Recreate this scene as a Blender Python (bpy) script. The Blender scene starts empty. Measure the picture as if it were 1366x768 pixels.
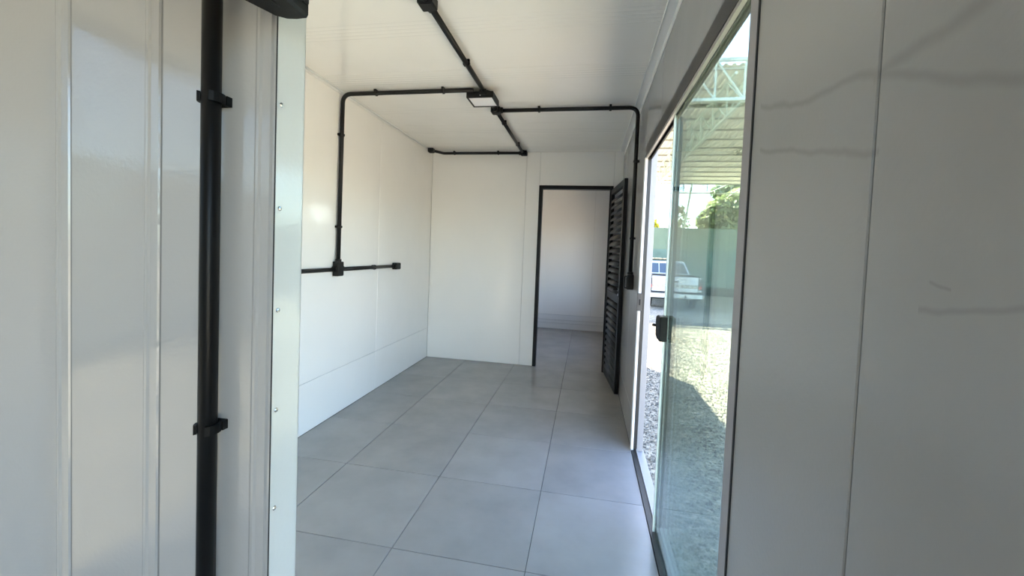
import bpy, bmesh, math, random
from mathutils import Vector, Matrix
random.seed(7)
S = bpy.context.scene
COL = S.collection
# ------------------------------------------------------------------ camera
F, YAW, PITCH, ROLL, CH = 548.75, .1797, -.0374, .0393, 1.33
cy, sy, cp, sp = math.cos(YAW), math.sin(YAW), math.cos(PITCH), math.sin(PITCH)
fw = Vector((-sy*cp, cy*cp, sp)); r0 = Vector((cy, sy, 0)); u0 = r0.cross(fw)
rt = math.cos(ROLL)*r0 + math.sin(ROLL)*u0
up = -math.sin(ROLL)*r0 + math.cos(ROLL)*u0
cd = bpy.data.cameras.new('camera'); cam = bpy.data.objects.new('camera', cd); COL.objects.link(cam)
cam.matrix_world = Matrix(((rt.x, up.x, -fw.x, 0), (rt.y, up.y, -fw.y, 0), (rt.z, up.z, -fw.z, CH), (0, 0, 0, 1)))
cd.sensor_width = 36; cd.lens = F*36/1366; cd.shift_y = -27.5/1366
cd.clip_start = .02; cd.clip_end = 500
S.camera = cam
# ------------------------------------------------------------------ sky, sun, exposure
SKY_STRENGTH, SUN_POWER, EXPOSURE = 0.47, 5.0, 3.98
SUN_DIR = Vector((-1.03, 1.60, 2.95)).normalized()
w = bpy.data.worlds.new('world'); S.world = w; w.use_nodes = True
nt = w.node_tree; nt.nodes.clear()
sky = nt.nodes.new('ShaderNodeTexSky'); sky.sky_type = 'NISHITA'; sky.sun_disc = False
sky.sun_elevation = math.asin(SUN_DIR.z); sky.sun_rotation = math.atan2(SUN_DIR.x, SUN_DIR.y)
sky.air_density = 1.0; sky.dust_density = 1.2; sky.ozone_density = 1.0
bg = nt.nodes.new('ShaderNodeBackground'); bg.inputs[1].default_value = SKY_STRENGTH*.25
wo = nt.nodes.new('ShaderNodeOutputWorld')
nt.links.new(sky.outputs[0], bg.inputs[0]); nt.links.new(bg.outputs[0], wo.inputs[0])
sd = bpy.data.lights.new('sun', 'SUN'); sd.energy = SUN_POWER; sd.angle = .01; sd.color = (1, .88, .72)
so = bpy.data.objects.new('sun', sd); COL.objects.link(so)
so.rotation_euler = SUN_DIR.to_track_quat('Z', 'Y').to_euler()
S.view_settings.view_transform = 'Standard'; S.view_settings.look = 'None'
S.view_settings.gamma = 1; S.view_settings.use_curve_mapping = False
S.view_settings.exposure = EXPOSURE
S.cycles.max_bounces = 14; S.cycles.diffuse_bounces = 8; S.cycles.glossy_bounces = 5
S.cycles.transparent_max_bounces = 16; S.cycles.caustics_reflective = False
S.cycles.sample_clamp_indirect = 6

# ------------------------------------------------------------------ materials
def mat(name, col, rough=.5, metal=0, spec=.5, noise=None, bump=None, coat=0):
    """noise=(scale, amount) brightness mottling; bump=(scale, strength, distance)"""
    m = bpy.data.materials.new(name); m.use_nodes = True
    n = m.node_tree.nodes; l = m.node_tree.links; b = n['Principled BSDF']
    b.inputs['Base Color'].default_value = (*col, 1); b.inputs['Roughness'].default_value = rough
    b.inputs['Metallic'].default_value = metal; b.inputs['Specular IOR Level'].default_value = spec
    b.inputs['Coat Weight'].default_value = coat; b.inputs['Coat Roughness'].default_value = .08
    tc = n.new('ShaderNodeTexCoord')
    if noise:
        t = n.new('ShaderNodeTexNoise'); t.inputs['Scale'].default_value = noise[0]; t.inputs['Detail'].default_value = 5
        l.new(tc.outputs['Object'], t.inputs['Vector'])
        mr = n.new('ShaderNodeMapRange'); mr.inputs[1].default_value = .3; mr.inputs[2].default_value = .7
        mr.inputs[3].default_value = 1-noise[1]; mr.inputs[4].default_value = 1+noise[1]
        l.new(t.outputs['Fac'], mr.inputs[0])
        mx = n.new('ShaderNodeMix'); mx.data_type = 'RGBA'; mx.blend_type = 'MULTIPLY'; mx.inputs[0].default_value = 1
        mx.inputs[6].default_value = (*col, 1); l.new(mr.outputs[0], mx.inputs[7]); l.new(mx.outputs[2], b.inputs['Base Color'])
    if bump:
        t = n.new('ShaderNodeTexNoise'); t.inputs['Scale'].default_value = bump[0]; t.inputs['Detail'].default_value = 3
        l.new(tc.outputs['Object'], t.inputs['Vector'])
        bp = n.new('ShaderNodeBump'); bp.inputs['Strength'].default_value = bump[1]; bp.inputs['Distance'].default_value = bump[2]
        l.new(t.outputs['Fac'], bp.inputs['Height']); l.new(bp.outputs['Normal'], b.inputs['Normal'])
    return m

def steel(name, col, rough, axis=None, waves=()):
    """glossy white-painted sheet steel: fine orange peel, long shallow buckles, groups of fine rolled lines"""
    m = mat(name, col, rough, spec=.5, noise=(1.3, .02))
    n = m.node_tree.nodes; l = m.node_tree.links; b = n['Principled BSDF']
    tc = n.new('ShaderNodeTexCoord'); geo = n.new('ShaderNodeNewGeometry')
    t1 = n.new('ShaderNodeTexNoise'); t1.inputs['Scale'].default_value = 110; l.new(tc.outputs['Object'], t1.inputs['Vector'])
    t2 = n.new('ShaderNodeTexNoise'); t2.inputs['Scale'].default_value = 2.4; t2.inputs['Detail'].default_value = 2
    l.new(tc.outputs['Object'], t2.inputs['Vector'])
    b1 = n.new('ShaderNodeBump'); b1.inputs['Strength'].default_value = .35; b1.inputs['Distance'].default_value = .0008
    b2 = n.new('ShaderNodeBump'); b2.inputs['Strength'].default_value = .5; b2.inputs['Distance'].default_value = .012
    l.new(t1.outputs['Fac'], b1.inputs['Height']); l.new(t2.outputs['Fac'], b2.inputs['Height'])
    l.new(b2.outputs['Normal'], b1.inputs['Normal'])
    last = b1
    if axis is not None:
        sx = n.new('ShaderNodeSeparateXYZ'); l.new(tc.outputs['Object'], sx.inputs[0])
        def mth(op, a, bb=None):
            q = n.new('ShaderNodeMath'); q.operation = op
            for i, v in enumerate((a, bb)):
                if v is None: continue
                if isinstance(v, (int, float)): q.inputs[i].default_value = v
                else: l.new(v, q.inputs[i])
            return q.outputs[0]
        c = sx.outputs[axis]
        p0, per, wid, pitch = waves
        g = mth('FRACT', mth('DIVIDE', mth('SUBTRACT', c, p0), per))
        gate = mth('LESS_THAN', g, wid/per)
        s = mth('POWER', mth('ABSOLUTE', mth('SINE', mth('MULTIPLY', c, math.pi/pitch))), 6)
        hgt = mth('MULTIPLY', gate, s)
        b3 = n.new('ShaderNodeBump'); b3.inputs['Strength'].default_value = .55; b3.inputs['Distance'].default_value = .0016
        l.new(hgt, b3.inputs['Height']); l.new(b1.outputs['Normal'], b3.inputs['Normal']); last = b3
    l.new(last.outputs['Normal'], b.inputs['Normal'])
    return m

M = {}
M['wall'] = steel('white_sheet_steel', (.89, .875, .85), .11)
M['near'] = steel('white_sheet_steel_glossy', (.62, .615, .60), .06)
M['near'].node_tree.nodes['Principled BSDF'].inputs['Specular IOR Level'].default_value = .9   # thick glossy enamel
M['near_trim'] = steel('white_cover_strip', (.88, .88, .86), .08)
M['rightwall'] = steel('shaded_sheet_steel_right', (.345, .34, .337), .2)  # white steel darkened: its backlit shade is put into the base colour
M['ceil'] = steel('white_sheet_steel_ceiling', (.90, .875, .83), .09, 1, (2.02, .62, .15, .034))
M['trim'] = mat('white_trim_metal', (.78, .78, .77), .3)
M['joint'] = mat('panel_joint', (.30, .30, .29), .6)
M['core'] = mat('panel_core_skin', (.62, .62, .61), .5)
M['ext'] = mat('white_outside_sheet', (.78, .78, .76), .35)
M['grout'] = mat('dark_grout', (.045, .047, .05), .9)
M['black'] = mat('black_pvc', (.008, .008, .008), .38, spec=.25)
M['blackbox'] = mat('black_plastic', (.009, .009, .009), .5, spec=.25, bump=(120, .1, .001))
M['blackpaint'] = mat('black_satin_paint', (.009, .009, .010), .4, spec=.25)
M['slat'] = mat('black_slat_paint', (.017, .019, .021), .42, spec=.35)
M['alum'] = mat('dark_bronze_aluminium', (.035, .034, .032), .42, metal=.2)
M['alulight'] = mat('grey_aluminium', (.34, .33, .335), .42, metal=.1)
M['lip'] = mat('aluminium_lip', (.42, .40, .37), .38, metal=.4)
M['screw'] = mat('zinc_screw', (.5, .5, .5), .25, metal=1)
M['strike'] = mat('brushed_steel_plate', (.07, .066, .062), .5, metal=.3)
M['chrome'] = mat('chrome', (.85, .85, .85), .4, metal=1)
M['diffuser'] = mat('opal_lamp_face', (.9, .88, .89), .35)
M['seal'] = mat('clear_edge_seal', (.85, .90, .88), .3)
M['glassedge'] = mat('green_glass_edge', (.008, .014, .014), .4)

def dark_bands(m, bands, dark=.80):
    '''soft darker wavering bands z(y) on the wall sheet'''
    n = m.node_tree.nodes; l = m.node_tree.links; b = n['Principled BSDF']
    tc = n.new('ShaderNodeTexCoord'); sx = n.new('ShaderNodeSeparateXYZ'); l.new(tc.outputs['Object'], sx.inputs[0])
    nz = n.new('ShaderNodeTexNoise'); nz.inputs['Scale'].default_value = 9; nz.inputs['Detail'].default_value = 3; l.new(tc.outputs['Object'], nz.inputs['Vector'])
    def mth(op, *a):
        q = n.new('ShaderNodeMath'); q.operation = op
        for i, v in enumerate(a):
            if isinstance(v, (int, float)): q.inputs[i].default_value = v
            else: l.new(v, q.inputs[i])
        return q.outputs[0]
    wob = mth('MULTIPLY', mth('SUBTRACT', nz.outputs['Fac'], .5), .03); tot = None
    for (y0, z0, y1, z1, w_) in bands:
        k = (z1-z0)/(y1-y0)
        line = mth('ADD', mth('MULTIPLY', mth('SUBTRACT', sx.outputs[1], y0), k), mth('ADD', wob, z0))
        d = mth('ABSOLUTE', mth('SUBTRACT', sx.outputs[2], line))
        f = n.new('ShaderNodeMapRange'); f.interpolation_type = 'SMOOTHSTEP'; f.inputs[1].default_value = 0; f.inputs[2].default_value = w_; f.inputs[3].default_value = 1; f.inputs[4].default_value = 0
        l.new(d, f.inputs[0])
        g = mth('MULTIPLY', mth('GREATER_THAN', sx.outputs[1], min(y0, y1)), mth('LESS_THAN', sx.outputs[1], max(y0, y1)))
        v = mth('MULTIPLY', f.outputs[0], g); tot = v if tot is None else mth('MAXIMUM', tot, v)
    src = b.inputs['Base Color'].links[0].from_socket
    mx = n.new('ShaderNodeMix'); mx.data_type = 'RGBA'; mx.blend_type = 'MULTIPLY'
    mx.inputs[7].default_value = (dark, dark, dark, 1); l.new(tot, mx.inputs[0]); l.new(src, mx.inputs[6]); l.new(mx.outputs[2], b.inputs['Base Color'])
dark_bands(M['rightwall'], [(.99, 1.668, .806, 1.605, .011), (.806, 1.605, .645, 1.589, .011), (.645, 1.589, .30, 1.44, .012), (.98, 1.569, .60, 1.473, .009),
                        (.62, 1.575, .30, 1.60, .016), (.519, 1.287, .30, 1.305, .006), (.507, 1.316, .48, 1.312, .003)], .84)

def tile_mat():
    m = mat('grey_porcelain_tile', (.150, .154, .160), .24, spec=.5)
    n = m.node_tree.nodes; l = m.node_tree.links; b = n['Principled BSDF']
    tc = n.new('ShaderNodeTexCoord'); oi = n.new('ShaderNodeObjectInfo')
    geo = n.new('ShaderNodeNewGeometry')
    t = n.new('ShaderNodeTexNoise'); t.inputs['Scale'].default_value = 3.5; t.inputs['Detail'].default_value = 4; t.inputs['Roughness'].default_value = .6
    l.new(geo.outputs['Position'], t.inputs['Vector'])
    r = n.new('ShaderNodeValToRGB'); r.color_ramp.elements[0].position = .3; r.color_ramp.elements[1].position = .72
    r.color_ramp.elements[0].color = (.268, .262, .258, 1); r.color_ramp.elements[1].color = (.322, .312, .302, 1)
    l.new(t.outputs['Fac'], r.inputs[0])
    mr = n.new('ShaderNodeMapRange'); mr.inputs[3].default_value = .95; mr.inputs[4].default_value = 1.05
    l.new(oi.outputs['Random'], mr.inputs[0])
    mx = n.new('ShaderNodeMix'); mx.data_type = 'RGBA'; mx.blend_type = 'MULTIPLY'; mx.inputs[0].default_value = 1
    l.new(r.outputs[0], mx.inputs[6]); l.new(mr.outputs[0], mx.inputs[7]); l.new(mx.outputs[2], b.inputs['Base Color'])
    t2 = n.new('ShaderNodeTexNoise'); t2.inputs['Scale'].default_value = 90; l.new(geo.outputs['Position'], t2.inputs['Vector'])
    bp = n.new('ShaderNodeBump'); bp.inputs['Strength'].default_value = .15; bp.inputs['Distance'].default_value = .001
    l.new(t2.outputs['Fac'], bp.inputs['Height']); l.new(bp.outputs['Normal'], b.inputs['Normal'])
    return m
M['tile'] = tile_mat()

def glass_mat(name, tint, refl=1.0):
    m = bpy.data.materials.new(name); m.use_nodes = True; n = m.node_tree.nodes; l = m.node_tree.links; n.clear()
    tr = n.new('ShaderNodeBsdfTransparent'); tr.inputs[0].default_value = (*tint, 1)
    gl = n.new('ShaderNodeBsdfGlossy'); gl.inputs['Roughness'].default_value = .01; gl.inputs[0].default_value = (.9*refl, 1*refl, .97*refl, 1)
    fr = n.new('ShaderNodeFresnel'); geo = n.new('ShaderNodeNewGeometry')
    ir = n.new('ShaderNodeMapRange'); ir.inputs[3].default_value = 1.5; ir.inputs[4].default_value = 1/1.5
    l.new(geo.outputs['Backfacing'], ir.inputs[0]); l.new(ir.outputs[0], fr.inputs[0])   # same reflectance from either side
    mx = n.new('ShaderNodeMixShader'); o = n.new('ShaderNodeOutputMaterial')
    l.new(fr.outputs[0], mx.inputs[0]); l.new(tr.outputs[0], mx.inputs[1]); l.new(gl.outputs[0], mx.inputs[2]); l.new(mx.outputs[0], o.inputs[0])
    return m
M['glass'] = glass_mat('green_tinted_glass', (.885, .925, .907))
M['glass_dark'] = glass_mat('smoked_green_glass', (.43, .445, .44))
M['glass_mid'] = glass_mat('grey_glass', (.80, .82, .81))
M['carglass'] = mat('dark_car_glass', (.03, .045, .06), .06, spec=.9)

def ground_mat():
    m = mat('gravel_ground', (.3, .28, .24), .95)
    n = m.node_tree.nodes; l = m.node_tree.links; b = n['Principled BSDF']
    tc = n.new('ShaderNodeTexCoord')
    v = n.new('ShaderNodeTexVoronoi'); v.inputs['Scale'].default_value = 34; l.new(tc.outputs['Object'], v.inputs['Vector'])
    r = n.new('ShaderNodeValToRGB'); e = r.color_ramp.elements
    e[0].color = (.13, .12, .10, 1); e[1].color = (.42, .375, .295, 1)
    q = n.new('ShaderNodeTexNoise'); q.inputs['Scale'].default_value = .9; q.inputs['Detail'].default_value = 6
    l.new(tc.outputs['Object'], q.inputs['Vector'])
    sx = n.new('ShaderNodeSeparateColor'); l.new(v.outputs['Color'], sx.inputs[0]); l.new(sx.outputs[0], r.inputs[0])
    mr = n.new('ShaderNodeMapRange'); mr.inputs[1].default_value = .3; mr.inputs[2].default_value = .7; mr.inputs[3].default_value = .8; mr.inputs[4].default_value = 1.2
    l.new(q.outputs['Fac'], mr.inputs[0])
    mx = n.new('ShaderNodeMix'); mx.data_type = 'RGBA'; mx.blend_type = 'MULTIPLY'; mx.inputs[0].default_value = 1
    l.new(r.outputs[0], mx.inputs[6]); l.new(mr.outputs[0], mx.inputs[7]); l.new(mx.outputs[2], b.inputs['Base Color'])
    bp = n.new('ShaderNodeBump'); bp.inputs['Strength'].default_value = 1; bp.inputs['Distance'].default_value = .02; bp.invert = True
    l.new(v.outputs['Distance'], bp.inputs['Height']); l.new(bp.outputs['Normal'], b.inputs['Normal'])
    return m
M['ground'] = ground_mat()

def stone_mat():
    m = mat('gravel_stone', (.3, .28, .24), .85)
    n = m.node_tree.nodes; l = m.node_tree.links; b = n['Principled BSDF']
    g = n.new('ShaderNodeNewGeometry'); r = n.new('ShaderNodeValToRGB'); e = r.color_ramp.elements
    e[0].color = (.04, .039, .037, 1); e[1].color = (.40, .365, .30, 1)
    x = e.new(.5); x.color = (.18, .165, .14, 1)
    l.new(g.outputs['Random Per Island'], r.inputs[0]); l.new(r.outputs[0], b.inputs['Base Color'])
    return m
M['stone'] = stone_mat()
M['shedsteel'] = mat('pale_green_shed_steel', (.52, .60, .56), .5, noise=(6, .08))
M['sheet'] = mat('galvanised_roof_sheet', (.80, .80, .74), .55, noise=(1.2, .12))
M['purlin'] = mat('dark_roof_purlin', (.30, .30, .27), .6)
M['screen_hi'] = mat('pale_green_windbreak', (.145, .185, .125), .85, noise=(1.5, .12))
M['screen'] = mat('green_windbreak_cloth', (.12, .175, .14), .85, noise=(1.5, .2))
M['plinth'] = mat('fence_plinth', (.05, .055, .05), .9)
M['masonry'] = mat('painted_masonry', (.50, .50, .46), .9, noise=(2, .12))
M['bark'] = mat('bark', (.12, .09, .06), .9, noise=(8, .3))
def leaf_mat(name, c0, c1):
    m = mat(name, c0, .5)
    n = m.node_tree.nodes; l = m.node_tree.links; b = n['Principled BSDF']
    g = n.new('ShaderNodeNewGeometry'); r = n.new('ShaderNodeValToRGB'); e = r.color_ramp.elements
    e[0].color = (*c0, 1); e[1].color = (*c1, 1)
    l.new(g.outputs['Random Per Island'], r.inputs[0]); l.new(r.outputs[0], b.inputs['Base Color'])
    tl = n.new('ShaderNodeBsdfTranslucent'); mx = n.new('ShaderNodeMixShader'); mx.inputs[0].default_value = .4
    l.new(r.outputs[0], tl.inputs[0]); l.new(b.outputs[0], mx.inputs[1]); l.new(tl.outputs[0], mx.inputs[2])
    l.new(mx.outputs[0], n['Material Output'].inputs[0])
    return m
M['leaf'] = leaf_mat('tree_leaves', (.11, .16, .06), (.44, .48, .22))
M['leaf_dark'] = leaf_mat('dark_tree_leaves', (.12, .19, .09), (.36, .42, .22))
M['leaf_yellow'] = leaf_mat('yellow_green_leaves', (.30, .36, .04), (.65, .62, .10))
M['truckwhite'] = mat('white_car_paint', (.56, .57, .575), .25, coat=.6)
M['tyre'] = mat('tyre_rubber', (.02, .02, .02), .85)
M['under'] = mat('car_underbody', (.02, .02, .02), .9)
M['bumper'] = mat('pale_bumper', (.60, .60, .58), .35, metal=.2)
M['lampred'] = mat('red_tail_lens', (.55, .03, .03), .2)
M['band'] = mat('tan_tailgate_band', (.33, .27, .20), .4)
M['letter'] = mat('pale_letters', (.78, .77, .70), .4)
M['bluegrey'] = mat('blue_grey_decal', (.30, .33, .45), .4)
M['wood'] = mat('pale_timber_load', (.55, .45, .28), .7)

# ------------------------------------------------------------------ mesh helpers
def link(name, me, m=None, parent=None, smooth=False):
    o = bpy.data.objects.new(name, me); COL.objects.link(o)
    if m is not None and not me.materials: me.materials.append(m)
    if parent is not None: o.parent = parent
    if smooth:
        for p in me.polygons: p.use_smooth = True
    return o
def obj(name, bm, m, parent=None, smooth=False):
    me = bpy.data.meshes.new(name); bm.to_mesh(me); bm.free()
    return link(name, me, m, parent, smooth)
def bx(bm, x0, x1, y0, y1, z0, z1, bev=0, seg=1):
    vs = [bm.verts.new((x, y, z)) for z in (z0, z1) for y in (y0, y1) for x in (x0, x1)]
    fs = [bm.faces.new([vs[i] for i in f]) for f in ((0, 2, 3, 1), (4, 5, 7, 6), (0, 1, 5, 4), (2, 6, 7, 3), (0, 4, 6, 2), (1, 3, 7, 5))]
    if bev:
        es = set(e for f in fs for e in f.edges)
        bmesh.ops.bevel(bm, geom=list(es), offset=bev, segments=seg, affect='EDGES', profile=.5)
    return bm
def box(name, b, m, parent=None, bev=0, seg=1):
    bm = bmesh.new(); bx(bm, *b, bev=bev, seg=seg); return obj(name, bm, m, parent)
def empty(name, loc=(0, 0, 0)):
    o = bpy.data.objects.new(name, None); COL.objects.link(o); o.location = loc; o.empty_display_size = .1; return o
def tag(o, label=None, cat=None, group=None, kind=None):
    if label: o['label'] = label
    if cat: o['category'] = cat
    if group: o['group'] = group
    if kind: o['kind'] = kind
    return o
def struct(o): o['kind'] = 'structure'; return o
def fillet(pts, rad, n=8):
    pts = [Vector(p) for p in pts]; out = [pts[0]]
    for a, b, c in zip(pts, pts[1:], pts[2:]):
        d1 = (a-b).normalized(); d2 = (c-b).normalized(); ang = d1.angle(d2)
        t = min(rad/math.tan(ang/2), (a-b).length*.48, (c-b).length*.48)
        p1, p2 = b+d1*t, b+d2*t
        for i in range(n+1):
            s = i/n; out.append((1-s)**2*p1+2*s*(1-s)*b+s*s*p2)
    out.append(pts[-1]); return out
def tube(bm, pts, r, n=14, cap=True):
    pts = [Vector(p) for p in pts]; rings = []
    t0 = (pts[1]-pts[0]).normalized(); a = Vector((0, 0, 1)) if abs(t0.z) < .9 else Vector((1, 0, 0))
    nr = (a - t0*a.dot(t0)).normalized()
    for i, p in enumerate(pts):
        t = ((pts[min(i+1, len(pts)-1)]-p).normalized() + (p-pts[max(i-1, 0)]).normalized()).normalized()
        nr = (nr - t*nr.dot(t)).normalized(); bn = t.cross(nr)
        rings.append([bm.verts.new(p + r*(math.cos(2*math.pi*k/n)*nr + math.sin(2*math.pi*k/n)*bn)) for k in range(n)])
    for A, B in zip(rings, rings[1:]):
        for k in range(n): bm.faces.new((A[k], A[(k+1) % n], B[(k+1) % n], B[k]))
    if cap: bm.faces.new(rings[0][::-1]); bm.faces.new(rings[-1])
    return bm
def prism(bm, poly, axis, a, b):
    """poly 2D pts extruded along axis between a and b"""
    def P(u, v, t): return {0: (t, u, v), 1: (u, t, v), 2: (u, v, t)}[axis]
    A = [bm.verts.new(P(u, v, a)) for u, v in poly]; B = [bm.verts.new(P(u, v, b)) for u, v in poly]
    bm.faces.new(A[::-1]); bm.faces.new(B); n = len(poly)
    for i in range(n): bm.faces.new((A[i], A[(i+1) % n], B[(i+1) % n], B[i]))
    bmesh.ops.recalc_face_normals(bm, faces=bm.faces[:]); return bm
def bar(bm, a, b, w):
    return tube(bm, [a, b], w*.707, 4)

# ------------------------------------------------------------------ dimensions
XL, XR, H, YB, YF, YR = -1.8935, .357, 2.4945, 4.77, 7.32, -3.2
PY0, PY1, PX = .66, .731, -.561          # partition front, back, free end
DY0, DY1, DH = 1.03, 2.897, 2.06         # glass door opening
T, TX, TY = .597, -1.39, 1.66            # tile grid
GZ = -.35                                # ground level

# ------------------------------------------------------------------ floor and tiles
fl = struct(box('floor', (XL-.06, XR+.028, YR, YF+.06, GZ+.03, -.009), M['grout']))
xs = [XL] + [TX+T*k for k in range(3)] + [XR]
ys = []
k = -9
y = TY+T*k
while y < YF:
    ys.append(y); y += T
ys = [max(v, YR) for v in ys] + [YF]
full = None
for i in range(len(xs)-1):
    for j in range(len(ys)-1):
        x0, x1, y0, y1 = xs[i], xs[i+1], ys[j], ys[j+1]
        if y1-y0 < .01: continue
        g = .0013; cx, cyy = (x0+x1)/2, (y0+y1)/2
        fullsize = abs(x1-x0-T) < 1e-4 and abs(y1-y0-T) < 1e-4
        if fullsize and full: me = full
        else:
            bm = bmesh.new(); bx(bm, x0-cx+g, x1-cx-g, y0-cyy+g, y1-cyy-g, -.009, 0, .0012)
            me = bpy.data.meshes.new('tile'); bm.to_mesh(me); bm.free(); me.materials.append(M['tile'])
            if fullsize: full = me
        t = link('tile', me, None, fl); t.location = (cx, cyy, random.uniform(-.0003, .0003)); t.rotation_euler = (random.uniform(-.0006, .0006), random.uniform(-.0006, .0006), 0)

# ------------------------------------------------------------------ walls
TH = .06
def wallpanels(root, axis, face, sgn, rects, m, th=.006, g=.0016, bev=.0018):
    """rects (u0,u1,z0,z1) on plane axis=face, panel stands proud towards sgn"""
    for (u0, u1, z0, z1) in rects:
        a, b = sorted((face, face - sgn*th))
        if axis == 0: bb = (a, b, u0+g, u1-g, z0+g, z1-g)
        else: bb = (u0+g, u1-g, a, b, z0+g, z1-g)
        box('panel', bb, m, root, bev)
def cores(root, lst, m=None):
    for b in lst: box('core', b, m or M['core'], root)
# left wall : opening to the yard behind the camera (Y -2.7 .. -.15)
OL0, OL1, OLH = -.95, .17, 2.15
HW0, HW1, HZ0, HZ1 = .78, 1.18, .1, 2.15     # unseen window added behind the partition to brighten this room
wl = struct(empty('wall_left')); e = .006
cores(wl, [(XL-TH, XL-e, OL1, HW0, 0, H), (XL-TH, XL-e, HW1, YF+TH, 0, H), (XL-TH, XL-e, HW0, HW1, 0, HZ0), (XL-TH, XL-e, HW0, HW1, HZ1, H), (XL-TH, XL-e, YR, OL0, 0, H), (XL-TH, XL-e, OL0, OL1, OLH, H)])
seams = [OL1, .31, PY0]
rects = [(OL1, PY0, 0, H), (YR, OL0, 0, H), (OL0, OL1, OLH, H)]
rects += [(PY1, HW0, 0, H), (HW0, HW1, 0, HZ0), (HW0, HW1, HZ1, H), (HW1, 2.41, .36, H), (HW1, 2.41, 0, .36)]
for a, b in ((2.41, 3.51), (3.51, YB), (YB+.06, 6.0), (6.0, YF)):
    rects += [(a, b, .36, H), (a, b, 0, .36)]
wallpanels(wl, 0, XL, 1, rects, M['wall'])
# right wall (with an unseen opening added to light the next room)
WY0, WY1, WZ0, WZ1 = 5.6, 6.4, .7, 1.9
wr = struct(empty('wall_right'))
OR0, OR1, ORH = -1.9, -.15, 2.15
cores(wr, [(XR+e, XR+TH, DY1+.035, WY0, 0, H), (XR+e, XR+TH, WY1, YF+TH, 0, H), (XR+e, XR+TH, WY0, WY1, 0, WZ0), (XR+e, XR+TH, WY0, WY1, WZ1, H), (XR+e, XR+TH, OR1, DY0, 0, H), (XR+e, XR+TH, DY0, DY1+.035, DH+.001, H),
           (XR+e, XR+TH, YR, OR0, 0, H), (XR+e, XR+TH, OR0, OR1, ORH, H)])
rects = [(OR1, .61, 0, H), (.61, DY0, 0, H), (DY0, 2.35, DH, H), (2.35, DY1, DH, H), (YR, OR0, 0, H), (OR0, OR1, ORH, H)]
for a, b in ((DY1, 3.45), (3.45, 4.1), (4.1, YB), (YB+.06, WY0), (WY1, YF)):
    rects += [(a, b, .247, H), (a, b, 0, .247)]
rects += [(WY0, WY1, 0, WZ0), (WY0, WY1, WZ1, H)]
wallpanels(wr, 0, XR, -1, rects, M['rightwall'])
# back wall with doorway
BD0, BD1, BDH = -.58, .255, 2.112
wb = struct(empty('wall_back'))
cores(wb, [(XL, BD0, YB+e, YB+TH-e, 0, H), (BD1, XR, YB+e, YB+TH-e, 0, H), (BD0, BD1, YB+e, YB+TH-e, BDH, H)])
rects = [(XL, -.74, 0, H), (-.74, BD0, 0, H), (BD0, BD1, BDH, H), (BD1, XR, 0, H)]
wallpanels(wb, 1, YB, -1, rects, M['wall']); wallpanels(wb, 1, YB+TH, 1, rects, M['wall'])
# far wall of the next room
wf = struct(empty('wall_far'))
cores(wf, [(XL-TH, XR+TH, YF+e, YF+TH, 0, H)])
wallpanels(wf, 1, YF, -1, [(XL, -.9, .25, H), (-.9, .1, .25, H), (.1, XR, .25, H)], M['wall'])
bf = struct(empty('baseboard_far'))
for z0, z1, d in ((0, .095, .012), (.103, .152, .009), (.160, .246, .006)):
    box('strip', (XL, XR, YF-d, YF+.001, z0, z1), M['trim'], bf, .002)
# rear wall with a wide opening
wz = struct(empty('wall_rear'))
cores(wz, [(XL-TH, XR+TH, YR-TH, YR, 0, H)])
# partition beside the camera
wp = struct(empty('wall_partition'))
cores(wp, [(XL, PX-.004, PY0+e, PY1-e, 0, H)])
def pan(x0, x1, first=False):
    # near panel with a stepped lap along its right edge: flat, shallow ridge, then the recessed joint
    bm = bmesh.new()
    prof = [(x0, PY0+e), (x0, PY0+.0035), (x0+.002, PY0), (x1-.040, PY0), (x1-.036, PY0-.0014), (x1-.031, PY0-.0014),
            (x1-.026, PY0+.0006), (x1-.009, PY0+.0006), (x1-.006, PY0+.0045), (x1, PY0+.0045), (x1, PY0+e)]
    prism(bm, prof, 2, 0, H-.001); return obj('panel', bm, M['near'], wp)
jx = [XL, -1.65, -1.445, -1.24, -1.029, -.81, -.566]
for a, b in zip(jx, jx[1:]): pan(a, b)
for b in jx[1:-1]: box('joint_strip', (b-.0062, b+.0002, PY0+.0032, PY0+e, 0, H), M['joint'], wp)
box('joint_strip', (-.5665, -.5625, PY0+.003, PY0+.008, 0, H), M['grout'], wp)
wallpanels(wp, 1, PY1, 1, [(XL, PX-.002, 0, H)], M['wall'])
# end trim on the partition with its screws
t1 = struct(empty('trim_1'))
bm = bmesh.new(); bx(bm, -.5625, PX, PY0+.001, PY1+.002, 0, H, .0006); obj('cover_strip', bm, M['near_trim'], t1)
bm = bmesh.new(); bx(bm, PX-.03, PX, PY1+.0005, PY1+.002, 0, H); obj('cover_strip', bm, M['near_trim'], t1)
sm = None
for i in range(13):
    z = .829-.188*4+.188*i*1.0
    if z > H-.05 or z < .02: continue
    if sm is None:
        bm = bmesh.new(); bmesh.ops.create_uvsphere(bm, u_segments=8, v_segments=4, radius=.0045)
        sm = bpy.data.meshes.new('screw'); bm.to_mesh(sm); bm.free(); sm.materials.append(M['screw'])
    s = link('screw', sm, None, t1); s.location = (PX+.0005, PY0+.011, z); s.scale = (.5, 1, 1)

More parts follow.
